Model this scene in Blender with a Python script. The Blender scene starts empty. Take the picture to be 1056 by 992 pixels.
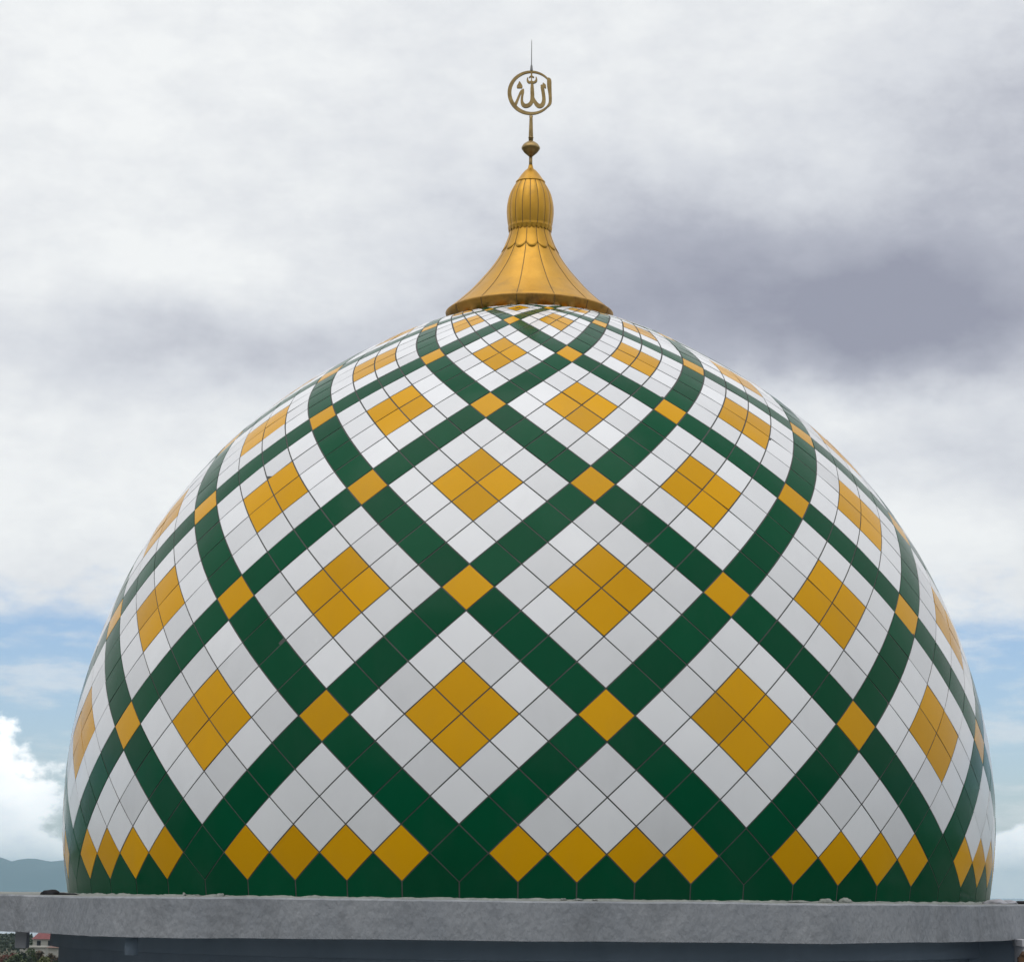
import bpy, bmesh, math, random
from mathutils import Vector, Matrix, noise
random.seed(7)
C = bpy.data.collections.new('scene'); bpy.context.scene.collection.children.link(C)
PI = math.pi
R = math.radians
sc = bpy.context.scene

# ------------------------------------------------------------------ helpers
def obj(name, bm, mats, parent=None, smooth=False, loc=(0, 0, 0)):
    me = bpy.data.meshes.new(name); bm.to_mesh(me); bm.free()
    for m in (mats if isinstance(mats, (list, tuple)) else [mats]): me.materials.append(m)
    if smooth:
        for p in me.polygons: p.use_smooth = True
    o = bpy.data.objects.new(name, me); C.objects.link(o); o.location = loc
    if parent: o.parent = parent
    return o
def empty(name, loc=(0, 0, 0)):
    o = bpy.data.objects.new(name, None); C.objects.link(o); o.location = loc; return o
def tag(o, label=None, cat=None, group=None, kind=None):
    if label: o['label'] = label
    if cat: o['category'] = cat
    if group: o['group'] = group
    if kind: o['kind'] = kind
    return o
def box(bm, x0, x1, y0, y1, z0, z1, mi=0, bev=0):
    v = [bm.verts.new((x, y, z)) for z in (z0, z1) for y in (y0, y1) for x in (x0, x1)]
    fs = [(0, 2, 3, 1), (4, 5, 7, 6), (0, 1, 5, 4), (2, 6, 7, 3), (0, 4, 6, 2), (1, 3, 7, 5)]
    out = []
    for f in fs:
        q = bm.faces.new([v[i] for i in f]); q.material_index = mi; out.append(q)
    if bev:
        es = {e for f in out for e in f.edges}
        bmesh.ops.bevel(bm, geom=list(es), offset=bev, segments=2, affect='EDGES')
def lathe(bm, prof, n=96, mod=None, mi=0, cap=True, cx=0, cy=0):
    rings = []
    for r, z in prof:
        ring = []
        for k in range(n):
            a = 2 * PI * k / n
            rr = r * (mod(a, z, r) if mod else 1)
            ring.append(bm.verts.new((cx + rr * math.sin(a), cy - rr * math.cos(a), z)))
        rings.append(ring)
    for a, b in zip(rings, rings[1:]):
        for k in range(n):
            f = bm.faces.new((a[k], a[(k + 1) % n], b[(k + 1) % n], b[k])); f.material_index = mi; f.smooth = True
    if cap:
        bm.faces.new(rings[0][::-1]).material_index = mi; bm.faces.new(rings[-1]).material_index = mi
def herm(xs, ys, x):
    n = len(xs)
    d = []
    for i in range(n):
        if i == 0: d.append((ys[1] - ys[0]) / (xs[1] - xs[0]))
        elif i == n - 1: d.append((ys[-1] - ys[-2]) / (xs[-1] - xs[-2]))
        else:
            h0 = xs[i] - xs[i - 1]; h1 = xs[i + 1] - xs[i]
            s0 = (ys[i] - ys[i - 1]) / h0; s1 = (ys[i + 1] - ys[i]) / h1
            d.append((s0 * h1 + s1 * h0) / (h0 + h1))
    i = 0
    while i < n - 2 and x > xs[i + 1]: i += 1
    h = xs[i + 1] - xs[i]; t = (x - xs[i]) / h
    return (1 + 2 * t) * (1 - t) ** 2 * ys[i] + t * (1 - t) ** 2 * h * d[i] + t * t * (3 - 2 * t) * ys[i + 1] + t * t * (t - 1) * h * d[i + 1]

# ------------------------------------------------------------------ materials
def nt(name):
    m = bpy.data.materials.new(name); m.use_nodes = True
    t = m.node_tree; b = t.nodes['Principled BSDF']; return m, t, b
def N(t, typ, **kw):
    n = t.nodes.new(typ)
    for k, v in kw.items():
        if k.startswith('i_'): n.inputs[k[2:].replace('_', ' ')].default_value = v
        else: setattr(n, k, v)
    return n
def noisy(name, c1, c2, scale, rough=.6, metal=0, detail=6, bump=0, bscale=None, spec=.5, coat=0, stretch=None, c3=None, s3=1., p3=(.45, .62), rvar=0, random_island=0):
    m, t, b = nt(name); L = t.links
    tc = N(t, 'ShaderNodeTexCoord')
    src = tc.outputs['Object']
    if stretch:
        mp = N(t, 'ShaderNodeMapping'); mp.inputs['Scale'].default_value = stretch; L.new(src, mp.inputs[0]); src = mp.outputs[0]
    n1 = N(t, 'ShaderNodeTexNoise', i_Scale=scale, i_Detail=detail, i_Roughness=.6); L.new(src, n1.inputs['Vector'])
    mr = N(t, 'ShaderNodeMapRange'); mr.inputs['From Min'].default_value = .3; mr.inputs['From Max'].default_value = .7; L.new(n1.outputs[0], mr.inputs[0])
    mx = N(t, 'ShaderNodeMix', data_type='RGBA'); mx.inputs[6].default_value = (*c1, 1); mx.inputs[7].default_value = (*c2, 1)
    L.new(mr.outputs[0], mx.inputs[0]); out = mx.outputs[2]
    if c3:
        n3 = N(t, 'ShaderNodeTexNoise', i_Scale=s3, i_Detail=8., i_Roughness=.65); L.new(src, n3.inputs['Vector'])
        m3 = N(t, 'ShaderNodeMapRange'); m3.inputs['From Min'].default_value = p3[0]; m3.inputs['From Max'].default_value = p3[1]; L.new(n3.outputs[0], m3.inputs[0])
        x3 = N(t, 'ShaderNodeMix', data_type='RGBA'); L.new(m3.outputs[0], x3.inputs[0]); L.new(out, x3.inputs[6]); x3.inputs[7].default_value = (*c3, 1); out = x3.outputs[2]
    if random_island:
        g = N(t, 'ShaderNodeNewGeometry'); r = N(t, 'ShaderNodeMapRange'); L.new(g.outputs['Random Per Island'], r.inputs[0])
        r.inputs['To Min'].default_value = 1 - random_island; r.inputs['To Max'].default_value = 1 + random_island
        hs = N(t, 'ShaderNodeHueSaturation'); L.new(r.outputs[0], hs.inputs['Value']); L.new(out, hs.inputs['Color']); out = hs.outputs[0]
    L.new(out, b.inputs['Base Color'])
    b.inputs['Roughness'].default_value = rough; b.inputs['Metallic'].default_value = metal
    b.inputs['Specular IOR Level'].default_value = spec; b.inputs['Coat Weight'].default_value = coat; b.inputs['Coat Roughness'].default_value = .08
    if rvar:
        nr = N(t, 'ShaderNodeTexNoise', i_Scale=scale * 2.3, i_Detail=5.); L.new(src, nr.inputs['Vector'])
        rr = N(t, 'ShaderNodeMapRange'); rr.inputs['To Min'].default_value = rough - rvar; rr.inputs['To Max'].default_value = rough + rvar
        L.new(nr.outputs[0], rr.inputs[0]); L.new(rr.outputs[0], b.inputs['Roughness'])
    if bump:
        nb = N(t, 'ShaderNodeTexNoise', i_Scale=bscale or scale, i_Detail=5.); L.new(src, nb.inputs['Vector'])
        bp = N(t, 'ShaderNodeBump', i_Strength=1., i_Distance=bump); L.new(nb.outputs[0], bp.inputs['Height']); L.new(bp.outputs[0], b.inputs['Normal'])
    return m
def enamel(name, c, c2, rough=.22, spec=.5, ior=1.34):
    m = enamel0(name, c, c2, rough, spec); m.node_tree.nodes['Principled BSDF'].inputs['IOR'].default_value = ior; return m
def enamel0(name, c, c2, rough=.22, spec=.5):
    return noisy(name, c, c2, 1.7, rough=rough, spec=spec, bump=.004, bscale=1.6, rvar=.07, random_island=.10, stretch=(1, 1, .45), c3=tuple(x * .90 + .008 for x in c), s3=2.2, p3=(.5, .8))
M_white = enamel('white_enamel', (.75, .75, .77), (.72, .72, .74), .24)
M_gold = enamel('yellow_enamel', (.65, .325, .003), (.62, .305, .003), .20, ior=1.2)
M_green = enamel('green_enamel', (.001, .072, .030), (.001, .064, .026), .18, ior=1.17)
M_seam = noisy('seam_sealant', (.055, .055, .052), (.085, .087, .08), 6, rough=.8)
M_brass = noisy('gold_painted_metal', (.62, .33, .038), (.54, .28, .028), 5, rough=.40, metal=.6, c3=(.30, .17, .045), s3=3.2, p3=(.55, .85), rvar=.1, bump=.004, bscale=5)
M_brass2 = noisy('dull_gold_metal', (.42, .29, .12), (.22, .15, .06), 9, rough=.36, metal=.7)
M_rimband = noisy('weathered_gold_rim', (.50, .27, .05), (.40, .20, .035), 6, rough=.5, metal=.5, c3=(.12, .06, .02), s3=5, p3=(.5, .75))
M_gseam = noisy('dark_bronze_seam', (.17, .095, .025), (.22, .13, .035), 8, rough=.6, metal=.3)
M_steel = noisy('grey_steel', (.22, .22, .21), (.15, .15, .15), 20, rough=.4, metal=.8)
M_conc = noisy('weathered_concrete', (.225, .24, .265), (.31, .32, .34), 1.2, rough=.9, bump=.02, bscale=11, stretch=(1.9, 1.9, 1.1), c3=(.185, .195, .21), s3=1.6, p3=(.48, .75), detail=9)
M_conctop = noisy('rough_mortar_top', (.17, .18, .17), (.25, .26, .245), 5, rough=.95, bump=.02, bscale=14)
M_drum = noisy('dark_blue_grey_paint', (.22, .285, .36), (.29, .36, .45), 1.4, rough=.75, bump=.004, bscale=10, stretch=(1, 1, .3))
M_tar = noisy('dark_roof_membrane', (.10, .10, .105), (.14, .14, .14), 1.5, rough=.9)
M_mortar = noisy('pale_mortar', (.34, .36, .33), (.20, .21, .20), 14, rough=.95, bump=.01, bscale=40)
M_black = noisy('black_plastic', (.006, .006, .008), (.014, .014, .018), 9, rough=.75, spec=.25)
M_pale = noisy('faded_grey_sheet', (.42, .42, .46), (.34, .34, .38), 5, rough=.7)
M_rust = noisy('rusty_brown', (.16, .075, .03), (.05, .035, .028), 12, rough=.9)
M_light = noisy('light_grey_plaster', (.52, .52, .55), (.42, .42, .45), 2, rough=.9, bump=.005, bscale=12)

# ------------------------------------------------------------------ the dome
RB = 5.0
ROW = [-1.7, 0, 5, 10, 15, 20, 25, 30, 35, 40, 46]
RR = [.991 * RB, 1.004 * RB, .99941 * RB, .94066 * RB, .84094 * RB, .70531 * RB, .548 * RB, .368 * RB, 1.28, .92, .6]
ZZ = [-.0865 * RB, 0, .24689 * RB, .48392 * RB, .69616 * RB, .87641 * RB, 1.01721 * RB, 1.132 * RB, 5.935, 6.065, 6.13]
def prof(v): return herm(ROW, RR, v), herm(ROW, ZZ, v)
TH0 = -.12256; ST = R(3.0)          # one half column
def surf(u, v, off=0):
    r, z = prof(v); r2, z2 = prof(v + .05)
    dr, dz = r2 - r, z2 - z; l = math.hypot(dr, dz)
    r += off * dz / l; z -= off * dr / l
    a = TH0 + u * ST
    return Vector((r * math.sin(a), -r * math.cos(a), z))
VB = -1.62                           # foot of the cladding
dome = tag(empty('mosque_dome', (0, 0, 0)), 'large onion dome clad in white, green and yellow diamond panels on the concrete ledge', 'dome')
# backing skin (seams between the panels)
bm = bmesh.new()
vs = [VB - .05 + i * (44 - VB) / 110 for i in range(111)]
rings = []
for v in vs:
    r, z = prof(v)
    rings.append([bm.verts.new(surf(k / 1.5, v, -.0035)) for k in range(180)])
for a, b in zip(rings, rings[1:]):
    for k in range(180): bm.faces.new((a[k], a[(k + 1) % 180], b[(k + 1) % 180], b[k])).smooth = True
obj('seam_backing', bm, M_seam, dome)
# panels
def colour(p, q):
    # p, q count panels along the two diagonals; the lattice repeats every five
    p %= 5; q %= 5
    if p == 0 and q == 0: return 1
    if p == 0 or q == 0: return 2
    if p in (2, 3) and q in (2, 3): return 1
    return 0
bm = bmesh.new()
SUB = 4
def panel(poly_uv, mi, seed):
    """quad in (u,v) corners b,r,t,l: a thin pillowed plate following the dome"""
    rnd = random.Random(seed)
    cu = sum(p[0] for p in poly_uv) / 4; cv = sum(p[1] for p in poly_uv) / 4
    r, _ = prof(cv)
    g = .0068 / max(r * ST, .02)     # gap as a share of the half column
    P = []
    for (u, v) in poly_uv:
        P.append((cu + (u - cu) * (1 - g * 1.35), cv + (v - cv) * (1 - g * 1.35)))
    tilt = [rnd.gauss(0, .0015) for _ in range(4)]
    bulge = rnd.gauss(.0012, .0007)
    grid = []
    for j in range(SUB + 1):
        row = []
        for i in range(SUB + 1):
            s, t_ = i / SUB, j / SUB
            u = (P[0][0] * (1 - s) + P[1][0] * s) * (1 - t_) + (P[3][0] * (1 - s) + P[2][0] * s) * t_
            v = (P[0][1] * (1 - s) + P[1][1] * s) * (1 - t_) + (P[3][1] * (1 - s) + P[2][1] * s) * t_
            o = (tilt[0] * (1 - s) + tilt[1] * s) * (1 - t_) + (tilt[3] * (1 - s) + tilt[2] * s) * t_
            o += bulge * 16 * s * (1 - s) * t_ * (1 - t_)
            row.append(bm.verts.new(surf(u, v, o)))
        grid.append(row)
    for j in range(SUB):
        for i in range(SUB):
            f = bm.faces.new((grid[j][i], grid[j][i + 1], grid[j + 1][i + 1], grid[j + 1][i])); f.material_index = mi; f.smooth = True
    # folded edge
    edge = grid[0][:] + [grid[j][SUB] for j in range(1, SUB + 1)] + grid[SUB][SUB - 1::-1] + [grid[j][0] for j in range(SUB - 1, 0, -1)]
    c = surf(cu, cv, -1.)
    low = [bm.verts.new(w.co + (c - surf(cu, cv)).normalized() * .005) for w in edge]
    edge = [bm.verts.new(w.co) for w in edge]; n = len(edge)
    for k in range(n):
        f = bm.faces.new((edge[k], low[k], low[(k + 1) % n], edge[(k + 1) % n])); f.material_index = mi
sd = 0
for v in range(0, 44):
    for col in range(60):
        u = 2 * col + (v % 2)
        # panel centre (u, v); diagonal counts
        p = (u + v) // 2; q = (v - u) // 2
        if v == 0: mi = 2 if p % 5 == 0 and q % 5 == 0 else 1
        else: mi = colour(p, q)
        if 0 < v < 4 and mi == 1: mi = 0
        sd += 1
        panel([(u, v - 1), (u + 1, v), (u, v + 1), (u - 1, v)], mi, sd)
# foot panels: green five-sided pieces between the lowest diamonds
for col in range(60):
    u = 2 * col + 1
    r, _ = prof(-1); g = .0068 / (r * ST) * 1.35
    def P(uu, vv, o): return surf(uu, vv, o)
    e = g * .72
    out = [(u - 1 + e, VB), (u + 1 - e, VB), (u + 1 - e, -1 - .0), (u, 0 - g), (u - 1 + e, -1 - .0)]
    pts = []
    for a, b in zip(out, out[1:] + out[:1]):
        for k in range(4):
            t_ = k / 4; pts.append((a[0] + (b[0] - a[0]) * t_, a[1] + (b[1] - a[1]) * t_))
    top = [bm.verts.new(P(x, y, random.gauss(0, .0003))) for x, y in pts]
    c = bm.verts.new(P(u, -1.0, .001))
    low = [bm.verts.new(P(x, y, -.007)) for x, y in pts]; top2 = [bm.verts.new(q_.co) for q_ in top]
    n = len(pts)
    for k in range(n):
        f = bm.faces.new((top[k], top[(k + 1) % n], c)); f.material_index = 2; f.smooth = True
        f = bm.faces.new((top2[k], low[k], low[(k + 1) % n], top2[(k + 1) % n])); f.material_index = 2
obj('panel_cladding', bm, [M_white, M_gold, M_green], dome)

# rough bead of mortar at the foot
bm = bmesh.new(); n = 900; rr_ = []
zf = -.4
for k in range(n):
    a = 2 * PI * k / n; w_ = noise.noise(Vector((math.sin(a) * 30, math.cos(a) * 30, 1))); w2_ = noise.noise(Vector((math.sin(a) * 110, math.cos(a) * 110, 5)))
    h = max(.004, .010 + .012 * w_ + .009 * w2_); d = .03 + .02 * w_
    rr_.append([bm.verts.new((r_ * math.sin(a), -r_ * math.cos(a), z_)) for r_, z_ in ((4.9, zf + h * .4), (4.955, zf + h), (4.962 + d * .5, zf + h * .8), (4.962 + d, zf - .012))])
for k in range(n):
    A, B = rr_[k], rr_[(k + 1) % n]
    for j in range(3): bm.faces.new((A[j], A[j + 1], B[j + 1], B[j])).smooth = True
obj('mortar_bead', bm, M_mortar, dome)

# ------------------------------------------------------------------ finial
FX = -.038
bm = bmesh.new()
lathe(bm, [(.020, 7.90), (.020, 8.10)], 24, cx=FX)
lathe(bm, [(.026, 8.24), (.027, 8.30), (.019, 8.53), (.022, 8.56)], 24, cx=FX)
lathe(bm, [(.028, 8.285), (.031, 8.295), (.028, 8.305)], 24, cx=FX)
finial = obj('finial', bm, M_brass2, dome)
# bell shaped skirt
NS = 14
skirt = [(.925, 6.085), (.958, 6.175), (.950, 6.185), (.87, 6.255), (.76, 6.355), (.66, 6.455), (.57, 6.56), (.475, 6.675), (.397, 6.785), (.335, 6.89), (.282, 7.0), (.243, 7.11), (.226, 7.20), (.222, 7.26)]
zs = [p[1] for p in skirt]; rs = [p[0] for p in skirt]
def rsk(z): return herm(zs, rs, z)
ph = R(-8.6)
def fold(a, z, r):
    x = ((a - ph) / (2 * PI / NS)) % 1
    return 1 + .010 * (math.sin(PI * x) ** .6 - .6) if z > 6.19 else 1
bm = bmesh.new()
fine = [(rsk(z), z) for z in [6.185 + i * (7.26 - 6.185) / 44 for i in range(45)]]
lathe(bm, fine, 14 * 16, mod=lambda a, z, r: fold(a, z, r), cap=False, cx=FX)
# upper tier plates with a scalloped lower edge, laid over the skirt
for k in range(NS):
    a0 = ph + k * 2 * PI / NS; w = 2 * PI / NS
    cols = []
    for i in range(13):
        s = i / 12; a = a0 + w * (.012 + .976 * s)
        zl = 6.965 - .075 * (math.sin(PI * s)) ** .7
        colv = []
        for j in range(9):
            z = zl + (7.25 - zl) * j / 8
            rr = rsk(z) * (1 + .010 * (math.sin(PI * s) ** .6 - .6)) + .005
            colv.append(bm.verts.new((FX + rr * math.sin(a), -rr * math.cos(a), z)))
        rr = rsk(zl) - .002
        colv.insert(0, bm.verts.new((FX + rr * math.sin(a), -rr * math.cos(a), zl)))
        cols.append(colv)
    for A, B in zip(cols, cols[1:]):
        for j in range(9):
            f = bm.faces.new((A[j], B[j], B[j + 1], A[j + 1])); f.smooth = j > 0; f.material_index = 1 if j == 0 else 0
# seams as low standing ribs
def rib(bm, pts, wdt, hgt, a, mi):
    prev = None
    for r, z in pts:
        d = wdt / 2 / r
        q = [bm.verts.new((FX + (r + h) * math.sin(a + s * d), -(r + h) * math.cos(a + s * d), z)) for s, h in ((-1, -.012), (-.8, hgt), (.8, hgt), (1, -.012))]
        if prev:
            for i in range(3): bm.faces.new((prev[i], prev[i + 1], q[i + 1], q[i])).material_index = mi
        prev = q
for k in range(NS):
    a = ph + k * 2 * PI / NS
    rib(bm, [(rsk(z), z) for z in [6.19 + i * (6.955 - 6.19) / 20 for i in range(21)]], .011, .001, a, 1)
    rib(bm, [(rsk(z) + .005, z) for z in [6.95 + i * (7.2 - 6.95) / 8 for i in range(9)]], .009, .001, a, 1)
o = obj('bell_skirt', bm, [M_brass, M_gseam], finial)
bm = bmesh.new()
lathe(bm, [(.60, 6.10), (.90, 6.060), (.925, 6.063), (.958, 6.170), (.962, 6.182), (.950, 6.190), (.90, 6.20)], 196, cap=False, cx=FX)
for k in range(NS):
    a = ph + k * 2 * PI / NS
    rib(bm, [(.9265, 6.066), (.943, 6.12), (.960, 6.175)], .016, .002, a, 1)
obj('rim_band', bm, [M_rimband, M_gseam], finial)
# fluted bulb
NG = 18
bulb = [(.215, 7.165), (.240, 7.18), (.252, 7.23), (.264, 7.31), (.270, 7.40), (.268, 7.46), (.254, 7.55), (.234, 7.62), (.200, 7.69), (.160, 7.755)]
bz = [p[1] for p in bulb]; br = [p[0] for p in bulb]
bm = bmesh.new()
bp_ = [(herm(bz, br, z), z) for z in [7.165 + i * (7.755 - 7.165) / 40 for i in range(41)]]
lathe(bm, bp_, NG * 12, mod=lambda a, z, r: 1 + .028 * (abs(math.sin(a * NG / 2)) ** .7 - .75), cx=FX)
for k in range(NG):
    rib(bm, [(r * .98, z) for r, z in bp_[1:-1]], .010, .002, k * 2 * PI / NG, 1)
obj('fluted_bulb', bm, [M_brass, M_gseam], finial)
bm = bmesh.new()
lathe(bm, [(.15, 7.74), (.170, 7.745), (.172, 7.757), (.165, 7.765), (.150, 7.78), (.107, 7.845), (.065, 7.895), (.034, 7.92), (.026, 7.95), (.024, 7.965)], 96, cx=FX)
obj('pointed_cap', bm, M_brass, finial, True)
bm = bmesh.new()
for k in range(NS):   # little crown of petals where bulb meets skirt
    for h in (0, 1):
        a0 = ph + (k + h / 2) * 2 * PI / NS; w = PI / NS
        for s in range(6):
            t0, t1 = s / 6, (s + 1) / 6
            q = []
            for t_ in (t0, t1):
                a = a0 + w * t_
                q.append((a, 7.175 - .028 * math.sin(PI * t_)))
            vv = [bm.verts.new((FX + rr * math.sin(a), -rr * math.cos(a), z)) for (a, z, rr) in ((q[0][0], q[0][1], .246), (q[1][0], q[1][1], .246), (q[1][0], 7.205, .256), (q[0][0], 7.205, .256))]
            bm.faces.new(vv)
            v2 = [bm.verts.new((w_.co.x * 1, w_.co.y * .97, w_.co.z)) for w_ in vv]
            bm.faces.new(v2[::-1]); bm.faces.new((vv[0], v2[0], v2[1], vv[1]))
obj('petal_collar', bm, M_brass, finial)
bm = bmesh.new()
lathe(bm, [(.018, 8.065), (.035, 8.08), (.075, 8.115), (.104, 8.155), (.109, 8.168), (.106, 8.182), (.085, 8.215), (.055, 8.238), (.030, 8.252), (.024, 8.258)], 64, cx=FX)
obj('ball', bm, M_brass2, finial, True)
bm = bmesh.new()
lathe(bm, [(.016, 9.09), (.017, 9.12), (.012, 9.17), (.006, 9.19), (.0035, 9.47), (.001, 9.50)], 16, cx=FX)
obj('spike', bm, M_steel, finial, True)
# ring with the lettering
ZC = 8.843; K = 1 / 1346.
def plate(bm, poly, th):
    f = [bm.verts.new((x, -th / 2, z)) for x, z in poly]; b = [bm.verts.new((x, th / 2, z)) for x, z in poly]
    bm.faces.new(f); bm.faces.new(b[::-1]); n = len(poly)
    for k in range(n): bm.faces.new((f[(k + 1) % n], f[k], b[k], b[(k + 1) % n]))
SK = [0]
def stroke(bm, pts, th=.022):
    SK[0] += 1; th = th + .0013 * SK[0]
    """variable width brush stroke, px in the photo enlargement"""
    P = []
    n = len(pts); xs = list(range(n))
    m = (n - 1) * 6
    for i in range(m + 1):
        t_ = i / 6
        P.append([herm(xs, [p[c] for p in pts], t_) for c in range(3)])
    L_, R_ = [], []
    for i, (x, y, w) in enumerate(P):
        a = P[max(i - 1, 0)]; b = P[min(i + 1, m)]
        dx, dy = b[0] - a[0], b[1] - a[1]; l = math.hypot(dx, dy) or 1
        nx, ny = -dy / l, dx / l
        L_.append((x + nx * w, y + ny * w)); R_.append((x - nx * w, y - ny * w))
    for i in range(m):
        quad = [L_[i], L_[i + 1], R_[i + 1], R_[i]]
        f = [bm.verts.new((( x - 518) * K, -th / 2, -(y - 497) * K)) for x, y in quad]
        b = [bm.verts.new(((x - 518) * K, th / 2, -(y - 497) * K)) for x, y in quad]
        bm.faces.new(f); bm.faces.new(b[::-1])
        bm.faces.new((f[1], f[0], b[0], b[1])); bm.faces.new((f[3], f[2], b[2], b[3]))
        if i == 0: bm.faces.new((f[0], f[3], b[3], b[0]))
        if i == m - 1: bm.faces.new((f[2], f[1], b[1], b[2]))
bm = bmesh.new()
ring = []
for k in range(41):
    a = R(-40 - (360 - 40 - 40) * k / 40)      # from upper right over the top and left to lower right
    # measured clockwise from +x with y down: walk upper right -> top -> left -> bottom -> lower right
    ring.append((518 + 342 * math.cos(a), 497 + 342 * math.sin(a), (11 + 20 * (.5 - .5 * math.cos(a))) * (1 if math.sin(a) > 0 else 1 - .22 * -math.sin(a))))
stroke(bm, ring, .03)
stroke(bm, [(772, 258, 12), (796, 295, 34), (802, 400, 34), (812, 500, 27), (818, 600, 25), (812, 670, 24), (776, 725, 15)], .03)
obj('emblem_ring', bm, M_brass2, finial, loc=(FX, 0, ZC))
bm = bmesh.new()
stroke(bm, [(668, 372, 10), (690, 400, 28), (703, 480, 27), (716, 580, 28), (712, 655, 32), (684, 705, 34), (640, 715, 34), (598, 680, 30), (565, 620, 22), (545, 555, 12)])
stroke(bm, [(700, 335, 4), (718, 375, 26), (738, 405, 14), (748, 428, 3)])
stroke(bm, [(530, 352, 20), (532, 450, 29), (536, 560, 31), (528, 640, 31), (488, 698, 31), (432, 716, 32), (392, 694, 30), (372, 640, 22), (376, 560, 18), (388, 490, 19), (392, 445, 12)])
stroke(bm, [(400, 440, 8), (360, 480, 17), (325, 560, 18), (295, 640, 20), (268, 700, 24)])
stroke(bm, [(330, 315, 4), (335, 355, 26), (335, 395, 46), (335, 425, 40)])
stroke(bm, [(462, 250, 7), (458, 300, 15), (485, 330, 16), (520, 318, 14), (555, 330, 16), (595, 300, 17), (592, 240, 7)])
stroke(bm, [(520, 155, 10), (520, 200, 13), (520, 270, 9), (520, 350, 12)])
stroke(bm, [(482, 252, 5), (505, 232, 10), (535, 234, 10), (560, 250, 5)])
obj('lettering', bm, M_brass2, finial, loc=(FX, 0, ZC))

# ------------------------------------------------------------------ the building under the dome
bld = tag(empty('mosque_building', (0, 0, -20)), 'grey concrete roof ledge and dark blue-grey drum wall carrying the patterned dome', 'building')
def bpart(name, bm, m, smooth=False, parent=None):
    if parent is None:
        for v in bm.verts: v.co.z += 20
        return obj(name, bm, m, bld, smooth)
    for v in bm.verts: v.co.z += 20
    return obj(name, bm, m, parent, smooth)
def slab(bm, outline, z0, z1, wob=0, mi_top=1):
    # outline counter-clockwise seen from above; subdivided edges with a hand-cast unevenness
    P = []
    n = len(outline)
    for i in range(n):
        a = Vector(outline[i]); b = Vector(outline[(i + 1) % n]); k = max(1, int((b - a).length / .12))
        for j in range(k): P.append(a + (b - a) * j / k)
    lv = []
    for z, s in ((z0, 1), (z0 + (z1 - z0) * .33, 1), (z0 + (z1 - z0) * .66, 1), (z1 - .015, 1), (z1, .4)):
        row = []
        for p in P:
            w = noise.noise(Vector((p.x * .9, p.y * .9, z * 2 + 3))) * wob
            zz = noise.noise(Vector((p.x * 1.3, p.y * 1.3, 9 + z))) * wob * .8 + noise.noise(Vector((p.x * 6, p.y * 6, 2 + z))) * wob * .35
            c = p.normalized()
            off = -.012 if s < 1 else 0
            row.append(bm.verts.new((p.x + c.x * (w + off), p.y + c.y * (w + off), z + (zz if z in (z0, z1, z1 - .015) else 0))))
        lv.append(row)
    n = len(P)
    for a, b in zip(lv, lv[1:]):
        for k in range(n): bm.faces.new((a[k], a[(k + 1) % n], b[(k + 1) % n], b[k]))
    bm.faces.new(lv[0][::-1]); f = bm.faces.new(lv[-1]); f.material_index = mi_top
bm = bmesh.new()
ZT = -.405; ZBt = -.742
slab(bm, [(-9, -3.75), (-4.85, -3.85), (-4.5, -4.15), (-4.1, -4.85), (-3.75, -5.5), (-3.35, -5.88), (-2.9, -6.0), (-1.5, -5.95), (0, -5.85), (1.6, -5.75), (2.6, -5.55), (3.3, -5.0), (4.2, -3.8), (4.78, -2.95), (5.0, -2.65), (5.25, -2.55), (9, -2.55), (9, 9), (-9, 9)], ZBt, ZT, .012)
bpart('roof_ledge', bm, [M_conc, M_conctop])
bm = bmesh.new()
lathe(bm, [(5.115, -.93), (5.125, -.92), (5.12, -.80), (5.12, ZBt + .02)], 240, cap=False)
lathe(bm, [(5.12, -.93), (5.03, -.935), (5.03, -3.0)], 240, cap=False)
bpart('drum_wall', bm, M_drum)
bm = bmesh.new(); lathe(bm, [(.050, -.905), (.056, -.905), (.056, ZBt + .03)], 32, cap=True, cx=-3.43, cy=-5.35); bpart('drain_pipe', bm, M_drum, False)
bm = bmesh.new(); box(bm, -4.83, -4.72, -3.58, -3.44, -.90, ZBt + .02, bev=.006); bpart('square_stub', bm, M_light)
bm = bmesh.new(); box(bm, 4.0, 4.83, -2.55, -2.0, -3.0, ZBt + .02, bev=.006); box(bm, 4.835, 4.90, -2.62, -2.3, -3.0, ZBt + .02, bev=.006); bpart('corner_pier', bm, M_drum)
bm = bmesh.new(); box(bm, 4.69, 9, -3.4, -3.0, -3.0, -.80); box(bm, 4.68, 9, -3.43, -2.98, -.797, -.735); bpart('side_wall', bm, M_light)
bm = bmesh.new()
box(bm, -13, 13, -12.5, 13, -3.3, -3.0); bpart('main_roof', bm, M_tar)
bm = bmesh.new()
box(bm, -12.5, 12.5, -12, 12.5, -20, -3.3)
bpart('outer_wall', bm, M_light)
for i in range(8):
    bm = bmesh.new()
    box(bm, -11 + i * 3, -9.6 + i * 3, -12.06, -12.0, -9.5, -6.0); bpart('window', bm, M_black)

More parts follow.
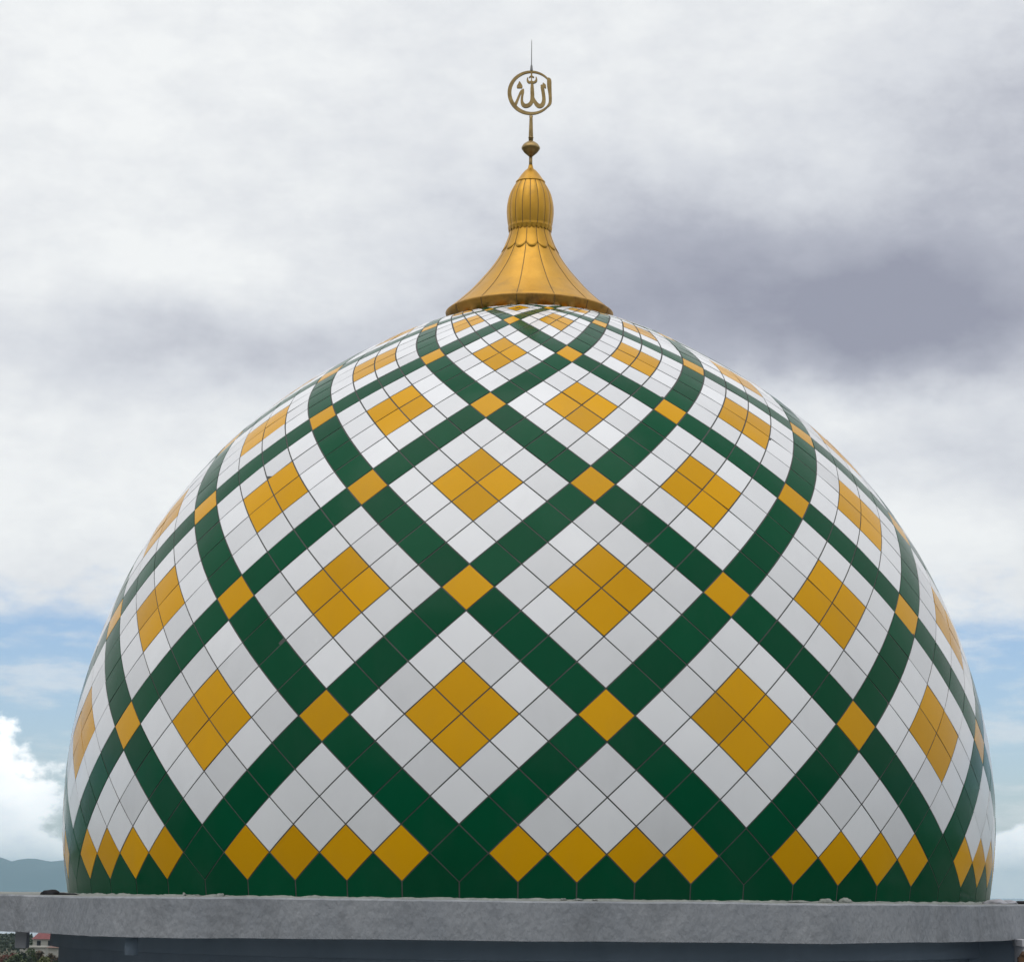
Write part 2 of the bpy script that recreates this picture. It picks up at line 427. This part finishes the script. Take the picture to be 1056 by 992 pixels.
# things lying on the ledge
def lump(bm, cx, cy, z, sx, sy, sz, seed, mi=0):
    b2 = bmesh.new(); bmesh.ops.create_icosphere(b2, subdivisions=3, radius=1)
    for v in b2.verts:
        d = 1 + .38 * noise.noise(v.co * 1.7 + Vector((seed, 0, 0))) + .16 * noise.noise(v.co * 5 + Vector((seed, 3, 0)))
        v.co = Vector((v.co.x * sx * d, v.co.y * sy * d, max(v.co.z, -.25) * sz * d))
        v.co += Vector((cx, cy, z))
    me = bpy.data.meshes.new('tmp'); b2.to_mesh(me); b2.free(); bm.from_mesh(me); bpy.data.meshes.remove(me)
def at(px, Y):   # x for a photo column at depth Y
    return (px - 545.3) * (25.785 + Y) / 2380 * .985
bm = bmesh.new()
lump(bm, 0, 0, 0, .105, .08, .042, 3); lump(bm, .10, .02, 0, .10, .04, .018, 8); lump(bm, .19, .03, 0, .08, .03, .013, 5)
tag(obj('plastic_bag', bm, M_black, None, True, (at(51, -3.2), -3.1, ZT + .004)), 'crumpled black plastic bag lying on the ledge beside the left foot of the dome', 'bag')
bm = bmesh.new()
lump(bm, 0, 0, 0, .125, .10, .040, 11); lump(bm, .13, .02, 0, .09, .08, .036, 14)
tag(obj('folded_sheet', bm, M_pale, None, True, (at(1026, -2.1), -2.05, ZT + .004)), 'pale grey folded sheet lying on the ledge right of the dome', 'sheet')
bm = bmesh.new()
lump(bm, 0, 0, 0, .13, .09, .025, 21)
tag(obj('rubber_mat', bm, M_black, None, True, (at(1056, -1.9), -1.8, ZT + .004)), 'flat dark rubber scrap on the ledge at the far right beside the pale sheet', 'scrap')
bm = bmesh.new()
box(bm, -.03, .03, -.03, .03, -.62, -.03, bev=.006); box(bm, -.045, .02, -.04, .04, -.20, -.05, 0, .005)
lump(bm, .01, -.01, -.035, .038, .035, .035, 30)
tag(obj('rusty_post', bm, M_rust, None, False, (4.665, -3.50, -.84)), 'rusty brown post stub beside the wall corner under the right end of the ledge', 'post')
lumps = [(197, .016, .03, 'thin splinter of mortar leaning at the dome foot, leftmost crumb on the ledge'), (209, .045, .012, 'low flat smear of mortar on the ledge, just left of the round lump'),
         (233, .045, .026, 'round mortar lump on the ledge under the left green crossing'), (581, .028, .014, 'small pale mortar chip at the dome foot right of centre, left of a longer chip'),
         (596, .045, .012, 'longer flat pale mortar chip at the dome foot right of centre'), (613, .026, .009, 'tiny flat mortar crumb right of the two pale chips at the dome foot'), (818, .085, .014, 'long thin trowelled mortar ridge on the ledge, left of the white lumps on the right'),
         (846, .065, .032, 'ragged white mortar heap at the dome foot right side, left one of a pair'), (866, .060, .036, 'whitest tall mortar lump at the dome foot right side, right one of a pair')]
for i, (px, w, h, lab) in enumerate(lumps):
    th = math.asin(max(-.98, min(.98, (px - 545) * (25.785 - 4.3) / 2380 / 4.97)))
    rr = 5.02
    for _ in range(4):
        th = math.asin(max(-.98, min(.98, (px - 545) * (25.785 - rr * math.cos(th)) / 2380 / rr)))
    bm = bmesh.new(); lump(bm, 0, 0, 0, w, .04, h, 40 + i * 3)
    lump(bm, w * .5, .01, 0, w * .5, .03, h * .6, 41 + i * 3)
    tag(obj('mortar_lump', bm, M_mortar, None, True, (rr * math.sin(th), -rr * math.cos(th), ZT + .006)), lab, 'mortar', 'mortar lumps along the dome foot')

# ------------------------------------------------------------------ landscape
M_ground = noisy('scrub_ground', (.05, .065, .03), (.09, .085, .05), .02, rough=.95, c3=(.12, .10, .07), s3=.05)
M_sea = noisy('sea_water', (.10, .13, .15), (.13, .16, .18), .002, rough=.18, bump=.25, bscale=.15)
M_hill = noisy('haze_tinted_forest', (.035, .08, .10), (.05, .10, .12), .004, rough=.95)  # blue of the distant haze is put into this forest colour
GZ = -20.
bm = bmesh.new()
# land: a disc with an uneven coast about 0.9 km out to the north, land all round to the south
pts = []
for k in range(240):
    a = 2 * PI * k / 240
    north = math.cos(a)
    d = 920 + 40 * noise.noise(Vector((math.sin(a) * 9, math.cos(a) * 9, 0)))
    if north < .1: d = 920 + (.1 - north) * 12000
    pts.append(bm.verts.new((d * math.sin(a), d * math.cos(a) - 20, GZ)))
bm.faces.new(pts)
tag(obj('ground', bm, M_ground), kind='structure')
bm = bmesh.new()
v = [bm.verts.new((s * 24000, t_ * 24000, GZ - .6)) for s, t_ in ((-1, -1), (1, -1), (1, 1), (-1, 1))]; bm.faces.new(v)
tag(obj('sea', bm, M_sea), kind='structure')
def hillrange(name, y0, x0, x1, hs, depth, seed):
    bm = bmesh.new(); nx, ny = 150, 16; g = []
    for j in range(ny + 1):
        row = []
        for i in range(nx + 1):
            x = x0 + (x1 - x0) * i / nx; t_ = j / ny
            h = herm([p[0] for p in hs], [p[1] for p in hs], x)
            s = math.sin(PI * min(1, t_ * 1.0)) ** .8
            hh = h * s * (1 + .10 * noise.noise(Vector((x / 260, t_ * 6, seed)))) + 3 * noise.noise(Vector((x / 60, t_ * 20, seed))) * s
            row.append(bm.verts.new((x, y0 + depth * t_, GZ - 1 + hh)))
        g.append(row)
    for j in range(ny):
        for i in range(nx): bm.faces.new((g[j][i], g[j][i + 1], g[j + 1][i + 1], g[j + 1][i])).smooth = True
    tag(obj(name, bm, M_hill), kind='structure')
def px2x(px, Y): return (px - 545.3) * (25.785 + Y) / 2380
Yc = 11000
hs = [(px2x(p, Yc), (914.3 + .0095 * p - y) / 2380 * Yc + 20) for p, y in ((-900, 905), (-500, 880), (-250, 893), (-120, 876), (-40, 878), (0, 884.5), (22, 890.5), (40, 886), (62, 890), (110, 885), (200, 893), (330, 902), (480, 912), (620, 926))]
hillrange('mountains', 9600, hs[0][0], hs[-1][0], hs, 2800, 2.)

# unseen hill added behind the camera to darken the low sky and lower panels
bm = bmesh.new(); nx, ny = 90, 14; g = []
for j in range(ny + 1):
    row = []
    for i in range(nx + 1):
        a = R(88 + 184 * i / nx); d = 180 + 900 * j / ny
        h = 190 * (math.sin(PI * .5 * j / ny) ** 1.1) * (.75 + .45 * noise.noise(Vector((math.sin(a) * 2.5, math.cos(a) * 2.5, 4)))) * min(1, math.sin(PI * i / nx) * 2.2)
        row.append(bm.verts.new((d * math.sin(a), d * math.cos(a), GZ + .3 + h + (2 * noise.noise(Vector((i * .9, j * .9, 0))) if j else 0))))
    g.append(row)
for j in range(ny):
    for i in range(nx): bm.faces.new((g[j][i], g[j][i + 1], g[j + 1][i + 1], g[j + 1][i])).smooth = True
tag(obj('unseen_shading_hill', bm, M_hill), kind='structure')
# ------------------------------------------------------------------ far buildings and trees
def house(name, px0, px1, Y, ztop, zeave, m_wall, m_roof, label, depth=9, hip=.3):
    x0, x1 = px2x(px0, Y), px2x(px1, Y)
    h = empty(name, ((x0 + x1) / 2, Y, GZ)); tag(h, label, 'house')
    w = (x1 - x0) / 2
    bm = bmesh.new(); box(bm, -w, w, 0, depth, 0, zeave - GZ); obj('wall', bm, m_wall, h)
    bm = bmesh.new(); e = .5; ze = zeave - GZ; zt = ztop - GZ
    q = [bm.verts.new(c) for c in ((-w - e, -e, ze), (w + e, -e, ze), (w + e, depth + e, ze), (-w - e, depth + e, ze))]
    t0 = bm.verts.new((-w + w * hip * 2, depth / 2, zt)); t1 = bm.verts.new((w - w * hip * 2, depth / 2, zt))
    for f in ((q[0], q[1], t1, t0), (q[2], q[3], t0, t1), (q[1], q[2], t1), (q[3], q[0], t0), (q[3], q[2], q[1], q[0])): bm.faces.new(f)
    b2 = obj('roof', bm, m_roof, h)
    for s in (-.5, .5):
        bm = bmesh.new(); box(bm, s * w - .55, s * w + .55, -.05, .02, 3.2, 4.7); obj('window', bm, M_black, h)
    bm = bmesh.new(); box(bm, -.5, .5, -.05, .02, 0, 2.2); obj('door', bm, M_rust, h)
    return h
M_red = noisy('red_roof_tiles', (.20, .05, .05), (.14, .04, .04), 1.5, rough=.8)
M_brown = noisy('brown_roof', (.12, .06, .045), (.17, .10, .08), 1.5, rough=.85)
M_cream = noisy('cream_plaster', (.38, .36, .32), (.30, .29, .26), .8, rough=.9)
def zt(y, px, Y): return -.333 - (y - (914 + .0095 * px)) / 2380 * (Y + 25.8)
house('red_roofed_house', 43.5, 66, 640, zt(956, 50, 640), zt(966.5, 50, 640), M_cream, M_red, 'cream house with red hipped roof below the left end of the ledge')
house('brown_roofed_house', 59, 76, 470, zt(971.5, 60, 470), zt(975, 60, 470), M_cream, M_brown, 'low house with a brown shallow roof beside the drum wall, nearer than the red-roofed one')
bm = bmesh.new(); xa, xb = px2x(30, 560), px2x(56, 560)
box(bm, xa, xb, 0, 5, 0, zt(975, 45, 560) - GZ); box(bm, xa - .3, xb + .3, -.3, 5.3, zt(975, 45, 560) - GZ + .01, zt(973.6, 45, 560) - GZ)
tag(obj('flat_roofed_annex', bm, M_cream, None, False, (0, 560, GZ)), 'low cream flat-roofed block in front of the red-roofed house', 'building')
# leaves
def leafmat(name, a, b, c=None, p3=(.5, .6)):
    m = noisy(name, a, b, .8, rough=.7, c3=c, s3=.9, p3=p3, random_island=.35); return m
LM = {'g': leafmat('green_leaves', (.035, .06, .018), (.075, .10, .03)),
      'y': leafmat('yellow_green_leaves', (.10, .12, .03), (.16, .16, .05)),
      'r': leafmat('red_flowering_leaves', (.24, .055, .05), (.10, .05, .03), (.05, .07, .025), (.5, .65)),
      'b': leafmat('brownish_leaves', (.14, .075, .05), (.07, .06, .03), (.05, .06, .025), (.5, .62)),
      'd': leafmat('dark_leaves', (.025, .04, .02), (.04, .055, .025))}
M_bark = noisy('bark', (.08, .06, .045), (.05, .04, .03), 4, rough=.95)
def crown_bm(rx, rz, zc, n, ls, seed):
    rnd = random.Random(seed); bm = bmesh.new()
    cl = [(Vector((rnd.gauss(0, .45) * rx, rnd.gauss(0, .45) * rx, zc + rnd.gauss(0, .36) * rz)), rnd.uniform(.28, .5) * rx) for _ in range(14)]
    for _ in range(n):
        c, r = rnd.choice(cl)
        d = Vector((rnd.gauss(0, 1), rnd.gauss(0, 1), rnd.gauss(0, 1))).normalized() * r * rnd.uniform(.55, 1.08)
        p = c + d
        a = Vector((rnd.gauss(0, 1), rnd.gauss(0, 1), rnd.gauss(0, 1))).normalized(); b = a.cross(Vector((rnd.random(), rnd.random(), rnd.random()))).normalized()
        s = ls * rnd.uniform(.6, 1.3)
        bm.faces.new([bm.verts.new(p + a * s * x + b * s * y) for x, y in ((-.5, -.2), (.5, -.3), (.4, .3), (-.4, .4))])
    return bm, cl
def tree(px, Y, ztop, rx, kind, label, seed):
    h = ztop - GZ
    t = tag(empty('leafy_tree', (px2x(px, Y), Y, GZ)), label, 'tree', 'trees below the left end of the ledge')
    bm, cl = crown_bm(rx, h * .30, h * .66, 1500, .42, seed)
    obj('crown', bm, LM[kind], t)
    bm = bmesh.new(); lathe(bm, [(.32, 0), (.22, h * .35), (.12, h * .62), (.05, h * .8)], 10)
    for c, r in cl[:6]:
        a = Vector((0, 0, h * .38)); d = c - a; s = d.cross(Vector((0, 0, 1))).normalized()
        u = d.cross(s).normalized()
        lo = [bm.verts.new(a + (s * math.cos(k * PI / 2) + u * math.sin(k * PI / 2)) * .12) for k in range(4)]
        hi = [bm.verts.new(c + (s * math.cos(k * PI / 2) + u * math.sin(k * PI / 2)) * .03) for k in range(4)]
        for k in range(4): bm.faces.new((lo[k], lo[(k + 1) % 4], hi[(k + 1) % 4], hi[k]))
    obj('trunk', bm, M_bark, t)
for i, (px, Y, y, rx, kind, lab) in enumerate([
    (-6, 440, 976, 2.6, 'b', 'brownish flowering tree at the left border of the photo'),
    (8, 430, 978, 2.4, 'b', 'rust brown tree just right of the one at the left border'),
    (20, 420, 975.5, 2.0, 'r', 'red flowering tree standing below the square concrete stub'),
    (30, 400, 980, 2.2, 'g', 'mid green tree right of the red flowering one'),
    (12, 360, 985, 1.8, 'g', 'low green tree in front of the rust brown tree'),
    (38, 410, 976, 1.9, 'd', 'dark tree in front of the flat-roofed block'),
    (46, 390, 977.5, 1.8, 'g', 'green tree left of the yellow-green tree'),
    (54, 370, 979, 1.3, 'y', 'small yellow-green tree below the red-roofed house'),
    (64, 380, 975.5, 1.8, 'b', 'purplish brown tree beside the drum wall, in front of the brown roof'),
    (-4, 350, 986, 2.0, 'd', 'low dark tree at the bottom left corner'),
    (27, 350, 987, 1.7, 'd', 'low dark green tree below the red flowering one'),
    (70, 360, 984, 1.8, 'd', 'dark tree hard against the drum wall')]):
    tree(px, Y, zt(y, px, Y) + .4, rx, kind, lab, 100 + i)
rnd = random.Random(5); bm = bmesh.new()
for k in range(26000):
    px = rnd.uniform(-260, 42) if rnd.random() < .6 else rnd.uniform(1000, 1300); Y = rnd.uniform(660, 820)
    x = px2x(px, Y); top = 3.0 + .8 * noise.noise(Vector((x / 9, Y / 14, 0)))
    p = Vector((x, Y, GZ + top * rnd.random() ** .4)); s = .9
    a = Vector((rnd.gauss(0, 1), rnd.gauss(0, 1), rnd.gauss(0, 1))).normalized(); b = a.cross(Vector((rnd.random(), rnd.random(), rnd.random()))).normalized()
    bm.faces.new([bm.verts.new(p + a * s * q + b * s * w) for q, w in ((-.5, -.3), (.5, -.3), (.4, .3), (-.4, .4))])
tag(obj('coastal_woodland', bm, LM['d']), 'dark green strip of woodland along the shore below the left end of the ledge', 'woodland', kind='stuff')

# ------------------------------------------------------------------ haze
m, t, b = nt('haze_air'); t.nodes.remove(b)
pv = N(t, 'ShaderNodeVolumePrincipled'); pv.inputs['Color'].default_value = (.60, .86, 1, 1); pv.inputs['Density'].default_value = 7e-5; pv.inputs['Anisotropy'].default_value = .2
t.links.new(pv.outputs[0], t.nodes['Material Output'].inputs['Volume'])
bm = bmesh.new(); box(bm, -24500, 24500, -24500, 24500, GZ - 2.0, 260)
tag(obj('haze', bm, m), kind='stuff', label='thin pale blue haze over the sea', cat='haze')

# ------------------------------------------------------------------ sky
SUN_EL, SUN_AZ = 72, 205          # azimuth clockwise from +Y
w = bpy.data.worlds.new('World'); sc.world = w; w.use_nodes = True
t = w.node_tree; L = t.links; bg = t.nodes['Background']
def val(x):
    return x
def mth(op, a, b=None, c=None, clamp=False):
    n = N(t, 'ShaderNodeMath', operation=op); n.use_clamp = clamp
    for i, q in enumerate((a, b, c)):
        if q is None: continue
        if isinstance(q, (int, float)): n.inputs[i].default_value = q
        else: L.new(q, n.inputs[i])
    return n.outputs[0]
def add(a, b): return mth('ADD', a, b)
def mul(a, b): return mth('MULTIPLY', a, b)
def sub(a, b): return mth('SUBTRACT', a, b)
tc = N(t, 'ShaderNodeTexCoord'); sx = N(t, 'ShaderNodeSeparateXYZ'); L.new(tc.outputs['Generated'], sx.inputs[0])
az = mth('ARCTAN2', sx.outputs[0], sx.outputs[1]); el = mth('ARCSINE', sx.outputs[2])
# angular map, 1 unit = 0.42 rad
X = add(mul(az, 2.38), .549); Y = sub(.9185, mul(el, 2.38))      # Y runs downwards, .9185 is the horizon
cv = N(t, 'ShaderNodeCombineXYZ'); L.new(X, cv.inputs[0]); L.new(Y, cv.inputs[1])
def nz(scale, detail=5, rough=.55, off=(0, 0, 0), sy=1.):
    mp = N(t, 'ShaderNodeMapping'); mp.inputs['Location'].default_value = off; mp.inputs['Scale'].default_value = (1, sy, 1)
    L.new(cv.outputs[0], mp.inputs[0])
    n = N(t, 'ShaderNodeTexNoise', i_Scale=scale, i_Detail=float(detail), i_Roughness=rough); L.new(mp.outputs[0], n.inputs['Vector'])
    return sub(n.outputs[0], .5)
w1 = nz(3.2, 4, .5, (1, 2, 0), 1.4); w2 = nz(3.2, 4, .5, (7, 5, 0), 1.4); w3 = nz(14, 5, .55, (3, 1, 0), 1.5)
Xw = add(add(X, mul(w1, .16)), mul(w3, .03)); Yw = add(add(Y, mul(w2, .08)), mul(w3, .045))
def gauss(cx, cy, sxx, syy, amp, rot=0, x=None, y=None):
    x = x or Xw; y = y or Yw
    dx = sub(x, cx); dy = sub(y, cy); c, s = math.cos(rot), math.sin(rot)
    u = mul(add(mul(dx, c), mul(dy, s)), 1 / sxx); v = mul(sub(mul(dy, c), mul(dx, s)), 1 / syy)
    return mul(mth('EXPONENT', mul(add(mul(u, u), mul(v, v)), -.5)), amp)
b_ = add(.88, mul(nz(6, 8, .6, (2, 9, 0), 1.9), .40))
b_ = add(b_, mul(nz(19, 8, .62, (9, 2, 0), 1.6), .30))
b_ = add(b_, mul(nz(1.6, 3, .5, (5, 3, 0), 1.5), .25))
for g in [(.84, .325, .20, .050, -.50, .05), (.90, .27, .22, .085, -.24, 0), (1.07, .20, .11, .12, -.32, 0), (.66, .28, .12, .085, -.30, 0), (.25, .372, .20, .032, -.36, -.05), (.96, .34, .10, .04, -.34, .05), (.93, .435, .10, .022, .16, .1), (1.0, .10, .12, .06, -.14, 0),
          (.23, .285, .11, .030, .16, 0), (.07, .50, .18, .06, .14, 0), (1.02, .475, .09, .035, -.22, .1), (.97, .57, .10, .035, .12, 0), (.42, .22, .10, .08, -.12, 0), (.10, .05, .2, .1, .08, 0)]:
    b_ = add(b_, gauss(*g))
b_ = mth('MINIMUM', mth('MAXIMUM', b_, 0.), 1.1)
cr = N(t, 'ShaderNodeValToRGB'); L.new(b_, cr.inputs[0])
E_ = cr.color_ramp.elements
E_[0].position = 0; E_[0].color = (.30, .31, .385, 1)
E_[1].position = 1; E_[1].color = (.86, .875, .88, 1)
e = E_.new(.35); e.color = (.43, .445, .515, 1)
e = E_.new(.68); e.color = (.66, .68, .725, 1)
def toval(col, k):
    n = N(t, 'ShaderNodeVectorMath', operation='SCALE'); L.new(col, n.inputs[0])
    if isinstance(k, (int, float)): n.inputs['Scale'].default_value = k
    else: L.new(k, n.inputs['Scale'])
    return n.outputs[0]
STR = .1
def smooth(x, a, b):
    n = N(t, 'ShaderNodeMapRange', interpolation_type='SMOOTHSTEP'); L.new(x, n.inputs[0])
    n.inputs['From Min'].default_value = a; n.inputs['From Max'].default_value = b; return n.outputs[0]
# brighter overhead and behind the camera (thin cloud in front of the sun)
sunv = Vector((math.sin(R(SUN_AZ)) * math.cos(R(SUN_EL)), math.cos(R(SUN_AZ)) * math.cos(R(SUN_EL)), math.sin(R(SUN_EL))))
dt = N(t, 'ShaderNodeVectorMath', operation='DOT_PRODUCT'); L.new(tc.outputs['Generated'], dt.inputs[0]); dt.inputs[1].default_value = sunv
glow = None
glow = add(1., mul(mth('POWER', mth('MAXIMUM', dt.outputs['Value'], 0.), 4.), .25))
cloud = toval(cr.outputs[0], mul(glow, 1 / STR))
sky = N(t, 'ShaderNodeTexSky', sky_type='NISHITA', sun_disc=False, sun_elevation=R(SUN_EL), sun_rotation=R(SUN_AZ), altitude=20., air_density=1., dust_density=.5, ozone_density=2.5)
# clear band low down, with wisps
clear = smooth(add(add(Y, mul(nz(9, 6, .6, (4, 4, 0), 2.2), .16)), mul(nz(2.5, 2, .5, (8, 1, 0), 1.), .06)), .60, .675)
wisp = smooth(nz(7, 7, .62, (11, 6, 0), 3.5), -.04, .16)
clear = mul(clear, sub(1., mul(wisp, .55)))
mixA = N(t, 'ShaderNodeMix', data_type='RGBA'); L.new(clear, mixA.inputs[0]); L.new(cloud, mixA.inputs[6])
skyc = N(t, 'ShaderNodeVectorMath', operation='MULTIPLY'); L.new(sky.outputs[0], skyc.inputs[0]); skyc.inputs[1].default_value = (1.0, 1.05, 1.22)
L.new(skyc.outputs[0], mixA.inputs[7])
# cumulus near the horizon
pn = nz(22, 8, .6, (0, 0, 0), 1.3); pn2 = nz(7, 3, .5, (3, 8, 0), 1.)
edge = add(mul(pn, 1.0), mul(pn2, .6))
cm = add(gauss(-.05, .85, .10, .078, 1.2, 0, X, Y), gauss(1.08, .89, .06, .034, 1.35, 0, X, Y))
cm = add(cm, gauss(-.42, .87, .16, .05, 1., 0, X, Y)); cm = add(cm, gauss(1.42, .87, .14, .05, 1., 0, X, Y))
cm = add(cm, mul(smooth(Y, .84, .93), .55))
cmask = smooth(add(cm, edge), .44, .64)
cb = N(t, 'ShaderNodeValToRGB'); L.new(add(add(.72, mul(nz(18, 8, .62, (6, 2, 0), 1.4), 1.5)), mul(sub(.83, Y), 1.2)), cb.inputs[0])
cb.color_ramp.elements[0].color = (.56, .60, .66, 1); cb.color_ramp.elements[1].color = (.90, .90, .89, 1)
mixB = N(t, 'ShaderNodeMix', data_type='RGBA'); L.new(cmask, mixB.inputs[0]); L.new(mixA.outputs[2], mixB.inputs[6]); L.new(toval(cb.outputs[0], 1.5 / STR), mixB.inputs[7])
L.new(mixB.outputs[2], bg.inputs['Color']); bg.inputs['Strength'].default_value = STR

sl = bpy.data.lights.new('sun', 'SUN'); sl.energy = 1.0; sl.angle = R(60); sl.color = (1, .96, .9)
so = bpy.data.objects.new('sun', sl); C.objects.link(so); so.rotation_euler = (-sunv).to_track_quat('-Z', 'Y').to_euler()

# ------------------------------------------------------------------ camera
cam = bpy.data.cameras.new('camera'); co = bpy.data.objects.new('camera', cam); C.objects.link(co); sc.camera = co
cam.sensor_fit = 'HORIZONTAL'; cam.sensor_width = 36; cam.lens = 2372.9 / 1056 * 36; cam.clip_start = .1; cam.clip_end = 60000
p_, yw, rl = .17646, .00851, .00986
cy_, sy_ = math.cos(yw), math.sin(yw); cp, sp = math.cos(p_), math.sin(p_)
# rows of the fitted camera: x right, y forward, z up
right = Vector((cy_, sy_, 0)); f0 = Vector((-sy_, cy_, 0)); up0 = Vector((0, 0, 1))
fwd = f0 * cp + up0 * sp; up = up0 * cp - f0 * sp
cr_, sr_ = math.cos(rl), math.sin(rl)
rx = right * cr_ + up * sr_; ux = up * cr_ - right * sr_
Mx = Matrix((( rx.x, ux.x, -fwd.x, 0), (rx.y, ux.y, -fwd.y, 0), (rx.z, ux.z, -fwd.z, -.06654 * RB), (0, 0, 0, 1)))
Mx[1][3] = -5.1303 * RB
co.matrix_world = Mx
vs_ = sc.view_settings; vs_.view_transform = 'Standard'; vs_.look = 'None'; vs_.exposure = .10; vs_.gamma = 1
sc.render.resolution_x = 1024; sc.render.resolution_y = 961
